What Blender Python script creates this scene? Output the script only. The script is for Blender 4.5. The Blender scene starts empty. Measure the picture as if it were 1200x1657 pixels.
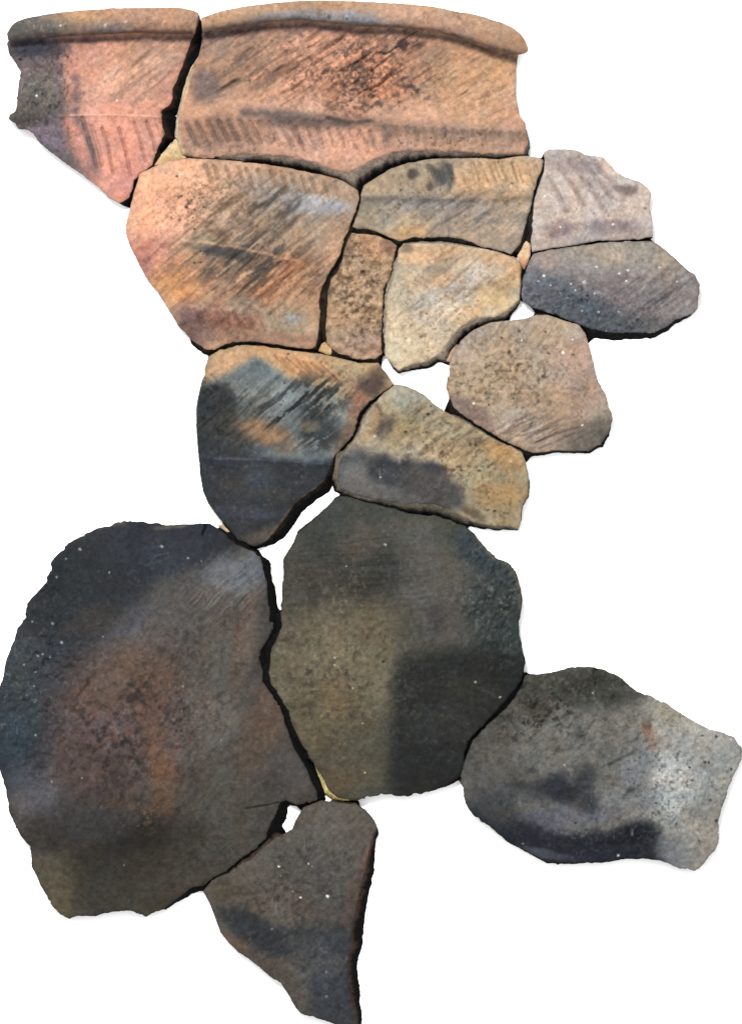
import bpy, math
import numpy as np
from mathutils import Vector
from mathutils.geometry import delaunay_2d_cdt

# ------------------------------------------------------------------ camera, world, light, exposure
S = 0.0003                      # metres per picture unit: the whole lay-out is about 36 x 50 cm
CX, CY = 600.0, 828.5
T = 18.0                        # usual sherd thickness at the broken edge, in picture units
sc = bpy.context.scene
col = sc.collection

cam = bpy.data.cameras.new("camera")
cam.sensor_fit = 'VERTICAL'
cam.sensor_height = 36.0
DIST = 3.2
cam.lens = 36.0 * DIST / (1657 * S)
cam.clip_start = 0.05
cam.clip_end = 60.0
cam_o = bpy.data.objects.new("camera", cam)
cam_o.location = (0, 0, DIST + T * S)
col.objects.link(cam_o)
sc.camera = cam_o

world = bpy.data.worlds.new("World")
sc.world = world
world.use_nodes = True
bg = world.node_tree.nodes["Background"]
bg.inputs[0].default_value = (1.0, 1.0, 1.0, 1)
bg.inputs[1].default_value = 1.55

lamp = bpy.data.lights.new("softbox", 'AREA')
lamp.shape = 'RECTANGLE'
lamp.size = 0.9
lamp.size_y = 0.6
lamp.energy = 260
lamp.color = (1.0, 0.98, 0.955)
lamp_o = bpy.data.objects.new("softbox", lamp)
lamp_o.location = (-0.85, 1.95, 2.75)
lamp_o.rotation_euler = (Vector((0, 0, 0)) - lamp_o.location).to_track_quat('-Z', 'Y').to_euler()
col.objects.link(lamp_o)

sc.view_settings.view_transform = 'Standard'
sc.view_settings.look = 'None'
sc.view_settings.exposure = 0.0
sc.view_settings.gamma = 1.0
sc.cycles.max_bounces = 6

ALB = 0.375                      # linear picture colour -> base colour under this light
OFF = 0.0015

# ------------------------------------------------------------------ noise
def _hash(ix, iy, seed):
    n = (ix.astype(np.int64) * 374761393 + iy.astype(np.int64) * 668265263 + seed * 974634777) & 0xFFFFFFFF
    n = ((n ^ (n >> 13)) * 1274126177) & 0xFFFFFFFF
    n = ((n ^ (n >> 16)) * 2246822519) & 0xFFFFFFFF
    return ((n ^ (n >> 15)) & 0xFFFF) / 65535.0

def noise(x, y, seed=0):
    x = np.asarray(x, float); y = np.asarray(y, float)
    ix = np.floor(x); iy = np.floor(y)
    fx = x - ix; fy = y - iy
    fx = fx * fx * fx * (fx * (fx * 6 - 15) + 10)
    fy = fy * fy * fy * (fy * (fy * 6 - 15) + 10)
    a = _hash(ix, iy, seed); b = _hash(ix + 1, iy, seed)
    c = _hash(ix, iy + 1, seed); d = _hash(ix + 1, iy + 1, seed)
    return (a + (b - a) * fx) * (1 - fy) + (c + (d - c) * fx) * fy      # 0..1

def fbm(x, y, seed=0, octaves=3):
    s = 0.0; w = 0.5; t = 0.0
    for o in range(octaves):
        s = s + w * noise(x, y, seed + o * 17); t += w
        x = x * 2.03 + 11.3; y = y * 2.03 + 5.7; w *= 0.5
    return s / t - 0.5                                                    # -0.5..0.5

def sstep(a, b, x):
    t = np.clip((x - a) / (b - a), 0, 1)
    return t * t * (3 - 2 * t)

def seg_dist(px, py, pts, closed=False):
    pts = np.asarray(pts, float)
    q = np.vstack([pts, pts[:1]]) if closed else pts
    best = np.full(px.shape, 1e9)
    for i in range(len(q) - 1):
        ax, ay = q[i]; bx, by = q[i + 1]
        dx, dy = bx - ax, by - ay
        L = dx * dx + dy * dy + 1e-9
        t = np.clip(((px - ax) * dx + (py - ay) * dy) / L, 0, 1)
        d = (px - ax - t * dx) ** 2 + (py - ay - t * dy) ** 2
        np.minimum(best, d, out=best)
    return np.sqrt(best)

def inside(px, py, pts):
    q = np.asarray(pts, float)
    r = np.zeros(px.shape, bool)
    j = len(q) - 1
    for i in range(len(q)):
        xi, yi = q[i]; xj, yj = q[j]
        if yi != yj:
            c = ((yi > py) != (yj > py)) & (px < (xj - xi) * (py - yi) / (yj - yi) + xi)
            r ^= c
        j = i
    return r

def lin(c):
    c = np.asarray(c, float) / 255.0
    return np.where(c <= 0.04045, c / 12.92, ((c + 0.055) / 1.055) ** 2.4)

# ------------------------------------------------------------------ pigment layers and relief
def region(x, y, cx, cy, rx, ry, ang, soft, seed):
    a = math.radians(ang)
    u = (x - cx) * math.cos(a) - (y - cy) * math.sin(a)
    v = (x - cx) * math.sin(a) + (y - cy) * math.cos(a)
    d = np.sqrt((u / rx) ** 2 + (v / ry) ** 2)
    m = min(rx, ry)
    d = d + 0.8 * fbm(x / max(m * .8, 8), y / max(m * .8, 8), seed, 4) * soft ** .5 + .5 * fbm(x / 9, y / 9, seed + 7, 3) * min(1, 14 / m)
    return 1 - sstep(1 - soft, 1 + soft, d)

def paint(x, y, base, layers, seed, gain=1.0):
    c = np.empty((len(x), 3)); c[:] = base
    # general mottling of the fired surface
    m = fbm(x / 45, y / 45, seed + 1, 4)[:, None]
    h = fbm(x / 30, y / 30, seed + 2, 4)[:, None]
    g = fbm(x / 5.5, y / 5.5, seed + 3, 3)[:, None]
    def mottle(c):
        return c * (1 + .22 * m + .26 * g) * (1 + h * np.array([.10, 0, -.10]))
    for k, L in enumerate(layers):
        sd = seed + 31 * (k + 1)
        t = L[0]
        if t == 'b':
            _, cx, cy, rx, ry, ang, rgb, st = L[:8]
            w = region(x, y, cx, cy, rx, ry, ang, L[8] if len(L) > 8 else .55, sd) * st
        elif t == 's':       # streaks dragged along one direction
            _, cx, cy, rx, ry, ang, rgb, st, sa, ln, wd, thr = L
            a = math.radians(sa)
            wx = x + 9 * fbm(x / 40, y / 40, sd + 5); wy = y + 9 * fbm(x / 40, y / 40, sd + 6)
            u = wx * math.cos(a) - wy * math.sin(a)
            v = wx * math.sin(a) + wy * math.cos(a)
            n = fbm(u / ln, v / wd, sd + 3, 3) + .5 + .3 * fbm(x / 5, y / 5, sd + 8, 2)
            w = region(x, y, cx, cy, rx, ry, ang, .7, sd) * sstep(thr - .09, thr + .09, n) * st
        elif t == 'd':       # specks
            _, cx, cy, rx, ry, ang, rgb, st, size, thr = L
            n = fbm(x / size, y / size, sd + 3, 3) + .5
            gate = sstep(-.13, .16, fbm(x / 24, y / 24, sd + 12, 3))
            w = region(x, y, cx, cy, rx, ry, ang, .8, sd) * sstep(thr - .13, thr + .10, n) * st * (.25 + .65 * gate)
        elif t == 'p':       # free outline
            _, pts, rgb, st, soft = L
            wx = x + 14 * fbm(x / 26, y / 26, sd, 4) * min(1, soft / 6); wy = y + 14 * fbm(x / 26, y / 26, sd + 9, 4) * min(1, soft / 6)
            d = seg_dist(wx, wy, pts, True)
            d = np.where(inside(wx, wy, pts), d, -d)
            w = sstep(-soft, soft, d) * st
        elif t == 'l':       # line or band
            _, pts, wid, rgb, st = L
            wx = x + 5 * fbm(x / 18, y / 18, sd); wy = y + 5 * fbm(x / 18, y / 18, sd + 9)
            d = seg_dist(wx, wy, pts)
            w = np.exp(-(d / wid) ** 2) * st * (0.65 + .9 * (fbm(x / 9, y / 9, sd + 4) + .25))
        elif t == 'f':       # single flecks, pale mica glints painted in, or pits: list of (x, y, radius)
            _, pts, rgb, st = L
            w = np.zeros(len(x))
            for fx, fy, fr in pts:
                w = np.maximum(w, (1 - sstep(fr * .4, fr * 1.05, np.hypot(x - fx, (y - fy) * 1.15) * (1 + 1.1 * fbm(x / 2.5, y / 2.5, sd, 2)))) * st)
        w = np.clip(w, 0, 1)[:, None]
        c = c * (1 - w) + np.array(rgb) * w
    c = mottle(c * gain)
    q = (c @ np.array([.35, .5, .15]))[:, None]
    dull = .02 + .10 * (1 - sstep(90, 150, q))
    c = c + (q - c) * dull
    return np.clip(c, 6, 245)

def relief(x, y, R, seed):
    z = 2.6 * fbm(x / 30, y / 30, seed + 70, 3) + 1.7 * fbm(x / 8, y / 8, seed + 71, 3)
    for k, L in enumerate(R):
        t = L[0]; sd = seed + 400 + 13 * k
        if t == 'ridge':
            _, pts, w, h = L
            z = z + h * np.exp(-(seg_dist(x, y, pts) / w) ** 2) * (1 + .5 * fbm(x / 12, y / 12, sd))
        elif t == 'st':
            _, cx, cy, rx, ry, ang, sa, ln, wd, amp = L
            a = math.radians(sa)
            wx = x + 9 * fbm(x / 40, y / 40, sd + 5); wy = y + 9 * fbm(x / 40, y / 40, sd + 6)
            u = wx * math.cos(a) - wy * math.sin(a)
            v = wx * math.sin(a) + wy * math.cos(a)
            n = fbm(u / ln, v / wd, sd, 2) * (.4 + 1.6 * noise(x / 22, y / 22, sd + 2)) + .9 * fbm(u / (ln * 1.5), v / (wd * 2.8), sd + 3, 2)
            z = z + 1.35 * amp * n * region(x, y, cx, cy, rx, ry, ang, .6, sd)
        elif t == 'prof':     # height along the pot's wall, following a bent line
            _, bend, ys, zs = L
            yy = y - np.interp(x, [b[0] for b in bend], [b[1] for b in bend])
            g = np.linspace(ys[0], ys[-1], 200)
            f = np.interp(g, ys, zs)
            ker = np.hanning(21); ker /= ker.sum()
            f = np.convolve(np.pad(f, 10, mode='edge'), ker, 'valid')
            z = z + np.interp(yy, g, f)
        elif t == 'b':
            _, cx, cy, rx, ry, ang, h = L
            z = z + h * region(x, y, cx, cy, rx, ry, ang, .6, sd)
        elif t == 'chip':     # flake broken off inside this outline
            _, pts, h = L
            d = seg_dist(x, y, pts, True)
            z = z - h * sstep(0, 5, np.where(inside(x, y, pts), d, 0)) * (1 + .8 * fbm(x / 8, y / 8, sd))
    return z

# ------------------------------------------------------------------ materials
def clay(name, bump=.35, rough=.78, grain=.18, spec=.05):
    m = bpy.data.materials.new(name)
    m.use_nodes = True
    nt = m.node_tree; N = nt.nodes; Lk = nt.links
    b = N["Principled BSDF"]
    b.inputs["Roughness"].default_value = rough
    b.inputs["Specular IOR Level"].default_value = spec
    at = N.new("ShaderNodeAttribute"); at.attribute_name = "pigment"
    tc = N.new("ShaderNodeTexCoord")
    mp = N.new("ShaderNodeMapping"); mp.inputs["Scale"].default_value = (1 / S,) * 3
    Lk.new(tc.outputs["Object"], mp.inputs[0])
    n1 = N.new("ShaderNodeTexNoise"); n1.inputs["Scale"].default_value = .28
    n1.inputs["Detail"].default_value = 4; n1.inputs["Roughness"].default_value = .7
    n2 = N.new("ShaderNodeTexNoise"); n2.inputs["Scale"].default_value = .09
    n2.inputs["Detail"].default_value = 5; n2.inputs["Roughness"].default_value = .65
    Lk.new(mp.outputs[0], n1.inputs["Vector"]); Lk.new(mp.outputs[0], n2.inputs["Vector"])
    r1 = N.new("ShaderNodeMapRange")
    r1.inputs[1].default_value = .28; r1.inputs[2].default_value = .72
    r1.inputs[3].default_value = 1 - grain; r1.inputs[4].default_value = 1 + grain
    Lk.new(n1.outputs[0], r1.inputs[0])
    r2 = N.new("ShaderNodeMapRange")
    r2.inputs[1].default_value = .3; r2.inputs[2].default_value = .7
    r2.inputs[3].default_value = 1 - grain * .8; r2.inputs[4].default_value = 1 + grain * .8
    Lk.new(n2.outputs[0], r2.inputs[0])
    mu = N.new("ShaderNodeMath"); mu.operation = 'MULTIPLY'
    Lk.new(r1.outputs[0], mu.inputs[0]); Lk.new(r2.outputs[0], mu.inputs[1])
    # sand temper: tiny dark pits
    vo = N.new("ShaderNodeTexVoronoi"); vo.inputs["Scale"].default_value = .11
    Lk.new(mp.outputs[0], vo.inputs["Vector"])
    r3 = N.new("ShaderNodeMapRange")
    r3.inputs[1].default_value = .06; r3.inputs[2].default_value = .17
    r3.inputs[3].default_value = .8; r3.inputs[4].default_value = 1.0
    Lk.new(vo.outputs["Distance"], r3.inputs[0])
    mu2 = N.new("ShaderNodeMath"); mu2.operation = 'MULTIPLY'
    Lk.new(mu.outputs[0], mu2.inputs[0]); Lk.new(r3.outputs[0], mu2.inputs[1])
    vm = N.new("ShaderNodeVectorMath"); vm.operation = 'SCALE'
    Lk.new(at.outputs["Color"], vm.inputs[0]); Lk.new(mu2.outputs[0], vm.inputs["Scale"])
    Lk.new(vm.outputs[0], b.inputs["Base Color"])
    bp = N.new("ShaderNodeBump"); bp.inputs["Strength"].default_value = bump
    bp.inputs["Distance"].default_value = 1.6 * S
    Lk.new(mu2.outputs[0], bp.inputs["Height"]); Lk.new(bp.outputs[0], b.inputs["Normal"])
    return m

M_FACE = clay("fired_clay", .42)
M_DARK = clay("smoked_clay", .40, .7, .21, .06)
M_EDGE = clay("broken_clay", .9, .9, .35, .02)

# ------------------------------------------------------------------ building
def link_mesh(name, co, faces, pig, mat, parent, origin, smooth=True):
    me = bpy.data.meshes.new(name)
    co = np.asarray(co, float)
    w = np.empty_like(co)
    w[:, 0] = (co[:, 0] - CX) * S - origin[0]
    w[:, 1] = (CY - co[:, 1]) * S - origin[1]
    w[:, 2] = co[:, 2] * S - origin[2]
    me.from_pydata(w.tolist(), [], faces)
    at = me.attributes.new("pigment", 'FLOAT_COLOR', 'POINT')
    a = np.ones((len(co), 4), np.float32)
    lp = lin(pig) * ALB
    lum = lp @ np.array([.3, .59, .11])
    a[:, :3] = np.clip(lp * np.clip(1 - OFF / lum, .45, 1)[:, None], .003, .9)
    at.data.foreach_set("color", a.ravel())
    me.materials.append(mat)
    me.polygons.foreach_set("use_smooth", [smooth] * len(me.polygons))
    me.update()
    o = bpy.data.objects.new(name, me)
    col.objects.link(o)
    if parent is not None:
        o.parent = parent
    return o

def dense(pts, step, seed, jit):
    """resample a closed outline and roughen it"""
    q = np.asarray(pts, float)
    q = np.vstack([q, q[:1]])
    out = []
    for i in range(len(q) - 1):
        d = np.hypot(*(q[i + 1] - q[i]))
        n = max(1, int(round(d / step)))
        for k in range(n):
            out.append(q[i] + (q[i + 1] - q[i]) * (k / n))
    out = np.array(out)
    # light rounding of the corners
    out = .25 * np.roll(out, 1, 0) + .5 * out + .25 * np.roll(out, -1, 0)
    x, y = out[:, 0].copy(), out[:, 1].copy()
    jit = jit * 1.15 * np.clip(.3 + 3.2 * np.abs(fbm(x / 28, y / 28, seed + 8, 2)) + .9 * (fbm(x / 60, y / 60, seed + 9, 2)), .15, 1.9)
    out[:, 0] += jit * 3.8 * fbm(x / 11, y / 11, seed, 3) + jit * 1.3 * fbm(x / 3.5, y / 3.5, seed + 3, 2)
    out[:, 1] += jit * 3.8 * fbm(x / 11, y / 11, seed + 1, 3) + jit * 1.3 * fbm(x / 3.5, y / 3.5, seed + 4, 2)
    return out

def fill_points(poly, h, rng):
    ys = np.arange(poly[:, 1].min() + .6 * h, poly[:, 1].max(), h * .88)
    res = []
    a = poly; b = np.roll(poly, -1, 0)
    for k, y in enumerate(ys):
        m = (a[:, 1] > y) != (b[:, 1] > y)
        xs = np.sort(a[m, 0] + (y - a[m, 1]) / (b[m, 1] - a[m, 1]) * (b[m, 0] - a[m, 0]))
        for i in range(0, len(xs) - 1, 2):
            x0, x1 = xs[i] + .9, xs[i + 1] - .9
            if x1 <= x0:
                continue
            g = np.arange(math.floor(x0 / h) * h + (k % 2) * h * .5, x1, h)
            g = g[(g > x0)]
            res.append(np.stack([g, np.full(len(g), y)], 1))
    p = np.vstack(res)
    return p + rng.uniform(-.22 * h, .22 * h, p.shape)

OUTLINES = []
def gap_along(px, py, dx, dy, me_pts):
    """distance from each point along its direction to the nearest other sherd"""
    best = np.full(px.shape, 1e9)
    for q in OUTLINES:
        if q is me_pts:
            continue
        q = np.asarray(q, float)
        if q[:, 0].max() < px.min() - 40 or q[:, 0].min() > px.max() + 40 or q[:, 1].max() < py.min() - 40 or q[:, 1].min() > py.max() + 40:
            continue
        r = np.roll(q, -1, 0)
        for (ax, ay), (bx, by) in zip(q, r):
            ex, ey = bx - ax, by - ay
            den = dx * ey - dy * ex
            den = np.where(np.abs(den) < 1e-9, 1e-9, den)
            t = ((ax - px) * ey - (ay - py) * ex) / den
            u = ((ax - px) * dy - (ay - py) * dx) / den
            ok = (u >= 0) & (u <= 1) & (t > -4) & (t < best)
            best = np.where(ok, np.maximum(t, 0), best)
    return best

COUNT = {'v': 0}
QUEUE = []
OPEN = [(450, 925, 62), (490, 832, 62), (472, 1325, 30), (655, 604, 44), (790, 862, 44), (848, 508, 36), (860, 244, 18)]      # where the table shows between two sherds
def sherd(*a, **k):
    rim = k.pop('rim', None)
    if k.get('group', '').startswith('broken') or 'group' not in k:
        OUTLINES.append(a[3])
    QUEUE.append((a, k, rim))

def build_sherd(name, label, cat, outline, base, layers, rel, walls=(), seed=0, dome=9, dome_r=45, thick=T,
          mat=None, jit=.8, step=1.6, round_r=1.5, edge_rgb=(34, 31, 30), lip_rgb=None, lip_t=.45, gain=1.0, base_z=0.0, group='broken pottery sherds laid out together'):
    mat = mat or M_FACE
    pts = np.asarray(outline, float)
    cx, cy = pts.mean(0)
    origin = ((cx - CX) * S, (CY - cy) * S, base_z * S)
    root = bpy.data.objects.new(name, None)
    root.empty_display_size = .01
    root.location = origin
    col.objects.link(root)
    root['label'] = label
    root['category'] = cat
    if group:
        root['group'] = group
    rng = np.random.default_rng(seed + 5)
    edge = dense(pts, step, seed, jit)
    n = len(edge)
    inn = fill_points(edge, step, rng)
    P = [Vector(p) for p in edge] + [Vector(p) for p in inn]
    E = [(i, (i + 1) % n) for i in range(n)]
    v, _, f, ov, _, _ = delaunay_2d_cdt(P, E, [], 1, 1e-4)
    xy = np.array([(p.x, p.y) for p in v])
    x, y = xy[:, 0], xy[:, 1]
    def height(x, y, d):
        # the pot wall is curved: the middle of a sherd stands higher than its edge
        return base_z + thick + dome * (1 - np.exp(-(d / dome_r) ** 1.3)) - round_r * np.exp(-d / (round_r * .9)) + relief(x, y, rel, seed)
    d = seg_dist(x, y, pts, True)
    isedge = np.zeros(len(x), bool)
    for i, src in enumerate(ov):
        if any(s < n for s in src):
            isedge[i] = True
    d[isedge] = 0
    z = height(x, y, d)
    pig = paint(x, y, base, layers, seed, gain)
    # wear along the arris
    wr = np.exp(-d / 2.2)[:, None] * (.35 + .5 * fbm(x / 8, y / 8, seed + 9)[:, None])
    pig = pig * (1 - .3 * np.clip(wr, 0, 1))
    fl = []
    for t in f:
        a, b, c = t[0], t[1], t[2]
        cr = (xy[b, 0] - xy[a, 0]) * (xy[c, 1] - xy[a, 1]) - (xy[b, 1] - xy[a, 1]) * (xy[c, 0] - xy[a, 0])
        fl.append(tuple(t) if cr < 0 else tuple(reversed(t)))
    link_mesh('outer_face', np.column_stack([x, y, z]), fl, pig, mat, root, origin)
    # broken edge: walls from the arris down to the table, with a slope of their own
    off = np.zeros((n, 2)); rgb = np.empty((n, 3)); rgb[:] = edge_rgb
    c0 = edge.mean(0)
    tang = np.roll(edge, -2, 0) - np.roll(edge, 2, 0)
    nrm = np.stack([tang[:, 1], -tang[:, 0]], 1)
    nrm /= np.linalg.norm(nrm, axis=1)[:, None] + 1e-9
    area = np.sum(edge[:, 0] * np.roll(edge[:, 1], -1) - np.roll(edge[:, 0], -1) * edge[:, 1])
    if area < 0:
        nrm = -nrm
    off[:] = -1.5 * nrm
    for run in walls:
        rc, keys = run
        idx = [int(np.argmin(np.hypot(edge[:, 0] - k[0], edge[:, 1] - k[1]))) for k in keys]
        for (i0, k0), (i1, k1) in zip(list(zip(idx, keys))[:-1], list(zip(idx, keys))[1:]):
            m = (i1 - i0) % n
            if m > n / 2:
                m -= n
            sgn = 1 if m >= 0 else -1
            for q in range(abs(m) + 1):
                t = q / max(1, abs(m)); i = (i0 + sgn * q) % n
                off[i] = (k0[2] + (k1[2] - k0[2]) * t, k0[3] + (k1[3] - k0[3]) * t)
                if rc is not None:
                    rgb[i] = rc
    for _ in range(4):
        off = .25 * np.roll(off, 1, 0) + .5 * off + .25 * np.roll(off, -1, 0)
    # along a crack both broken faces lean together, coloured near-black as the gap's shade
    if name != 'backing_sliver':
        plain0 = np.abs(rgb - np.array(edge_rgb)).sum(1) <= 3
        pale = rgb.sum(1) > 300
        ln = np.hypot(off[:, 0], off[:, 1]) + 1e-6
        explicit = (~plain0 & ~pale & (np.sum(off * nrm, 1) > 1.0))
        g1 = gap_along(edge[:, 0], edge[:, 1], nrm[:, 0], nrm[:, 1], outline)
        g2 = gap_along(edge[:, 0], edge[:, 1], off[:, 0] / ln, off[:, 1] / ln, outline)
        want = np.where((g1 < 13) & ~pale & ~explicit, .62 * g1 + .8, 0)
        want = np.where(explicit & (g1 < 13) & (ln < .62 * g1), .62 * g1 + .8, want)
        sel = want > 0
        off[sel] = nrm[sel] * want[sel, None]
        rgb[sel] = (20, 18, 18)
        near = np.zeros(n, bool)
        for qx, qy, qr in OPEN:
            near |= np.hypot(edge[:, 0] - qx, edge[:, 1] - qy) < qr
        sel = explicit & (g2 + 2.5 > ln) & np.where(near, g2 - ln < 7, g2 < 30)
        off[sel] *= ((g2[sel] + 2.5) / ln[sel])[:, None]
        for _ in range(6):
            off = .25 * np.roll(off, 1, 0) + .5 * off + .25 * np.roll(off, -1, 0)
    ez = height(edge[:, 0], edge[:, 1], np.zeros(n))
    rings = [0, .1, .25, .42, .6, .8, 1.0]
    co = []; pc = []
    lip = np.array(lip_rgb if lip_rgb is not None else tuple(.3 * b for b in base), float)
    for r, t in enumerate(rings):
        ex, ey = edge[:, 0], edge[:, 1]
        amp = 0 if r == 0 else 1.0
        g = fbm(ex / 12, ey / 12 + t * 3, seed + 90, 3) * 3.2 * amp * min(1, t * 3)
        tt = t ** .85
        co.append(np.column_stack([ex + off[:, 0] * tt + nrm[:, 0] * g, ey + off[:, 1] * tt + nrm[:, 1] * g, ez * (1 - t) + base_z * t - (0.3 if t == 1 else 0)]))
        k = 1 - sstep(lip_t * .3, lip_t, t + .45 * fbm(ex / 7, ey / 7, seed + 55, 2))
        k = k[:, None]
        cc = lip * k + rgb * (1 - k)
        plain = (rgb.sum(1) > 300)[:, None]
        cc = np.where(plain, rgb, cc)
        cc = cc * (1 + .5 * fbm(ex / 9 + t * 3, ey / 9 + t * 7, seed + 77, 4))[:, None]
        pc.append(np.clip(cc, 6, 240))
    ff = []
    for r in range(len(rings) - 1):
        for i in range(n):
            j = (i + 1) % n
            q = (r * n + i, r * n + j, (r + 1) * n + j, (r + 1) * n + i)
            ff.append(q[::-1] if area > 0 else q)
    link_mesh('broken_edge', np.vstack(co), ff, np.vstack(pc), M_EDGE, root, origin)
    COUNT['v'] += len(x)
    return root, origin

def rim_roll(root, origin, top, low, base, layers, seed, gain=1.03, lift=9.0, hk=.85, round_end=0.0):
    """rolled lip of the vessel: swept oval between two edge lines"""
    x0 = max(top[0][0], low[0][0]); x1 = min(top[-1][0], low[-1][0])
    x0 = top[0][0]; x1 = top[-1][0]
    nu = int((x1 - x0) / 1.8); nv = 40
    u = np.linspace(0, 1, nu)
    tx, ty = np.array(top, float).T
    lx, ly = np.array(low, float).T
    xt = np.interp(u, np.linspace(0, 1, 400), np.linspace(x0, x1, 400))
    lx0, lx1 = lx[0], lx[-1]
    xl = lx0 + (lx1 - lx0) * u
    def smooth(a, k=9):
        ker = np.hanning(k + 2)[1:-1]; ker /= ker.sum()
        return np.convolve(np.pad(a, k // 2, mode='edge'), ker, 'valid')
    yt = smooth(np.interp(xt, tx, ty)); yl = smooth(np.interp(xl, lx, ly))
    co = []; f = []
    cen = np.stack([(xt + xl) / 2, (yt + yl) / 2], 1)
    half = np.stack([(xl - xt) / 2, (yl - yt) / 2], 1)
    # the free end is worn round
    if round_end:
        q = np.clip((u - (1 - round_end)) / round_end, 0, 1)
        e = np.sqrt(np.clip(1 - .93 * q ** 2.4, 0.02, 1))
        half = half * e[:, None]
    hw = np.hypot(half[:, 0], half[:, 1])
    for k in range(nv):
        a = 2 * math.pi * k / nv
        ca, sa = math.cos(a), math.sin(a)
        g = 1 + .10 * fbm(xt / 14, np.full(nu, a * 3.0), seed, 3) + .05 * fbm(xt / 4, np.full(nu, a * 8.0), seed + 4, 2)
        co.append(np.column_stack([cen[:, 0] + half[:, 0] * ca * g, cen[:, 1] + half[:, 1] * ca * g, T + lift + (hw * hk) * sa * g]))
    co = np.vstack(co)
    for k in range(nv):
        k2 = (k + 1) % nv
        for i in range(nu - 1):
            f.append((k * nu + i, k2 * nu + i, k2 * nu + i + 1, k * nu + i + 1))
    f.append(tuple(k * nu for k in range(nv))[::-1])
    f.append(tuple(k * nu + nu - 1 for k in range(nv)))
    pig = paint(co[:, 0], co[:, 1], base, layers, seed, gain)
    return link_mesh('rim', co, f, pig, M_FACE, root, origin)

def scal(pts, n, dx, dy, jx=0):
    """short strokes along a line: returns list of 2-point lines"""
    pts = np.asarray(pts, float)
    s = np.linspace(0, 1, n)
    L = np.r_[0, np.cumsum(np.hypot(*np.diff(pts, axis=0).T))]; L /= L[-1]
    r = np.random.default_rng(n)
    out = []
    for t in s:
        x = np.interp(t, L, pts[:, 0]) + r.uniform(-jx, jx); y = np.interp(t, L, pts[:, 1])
        k = r.uniform(.8, 1.15)
        out.append([(x, y), (x + dx * .5 * k + r.uniform(-1, 1), y + dy * .5 * k), (x + dx * k, y + dy * k)])
    return out

# ------------------------------------------------------------------ the surface the sherds lie on
me = bpy.data.meshes.new("white_backdrop")
R_ = 6.0
me.from_pydata([(-R_, -R_, -.0001), (R_, -R_, -.0001), (R_, R_, -.0001), (-R_, R_, -.0001)], [], [(0, 1, 2, 3)])
wm = bpy.data.materials.new("white_paper")
wm.use_nodes = True
wb = wm.node_tree.nodes["Principled BSDF"]
wb.inputs["Roughness"].default_value = .95
wb.inputs["Specular IOR Level"].default_value = 0.0
wn = wm.node_tree.nodes.new("ShaderNodeTexNoise"); wn.inputs["Scale"].default_value = 900
wr_ = wm.node_tree.nodes.new("ShaderNodeMapRange")
wr_.inputs[3].default_value = .86; wr_.inputs[4].default_value = .9
wm.node_tree.links.new(wn.outputs[0], wr_.inputs[0])
wm.node_tree.links.new(wr_.outputs[0], wb.inputs["Base Color"])
me.materials.append(wm)
o = bpy.data.objects.new("white_backdrop", me)
o['kind'] = 'structure'
col.objects.link(o)

BLK = (20, 18, 18)  # dark clay core with the shade of the gaps painted in

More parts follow.
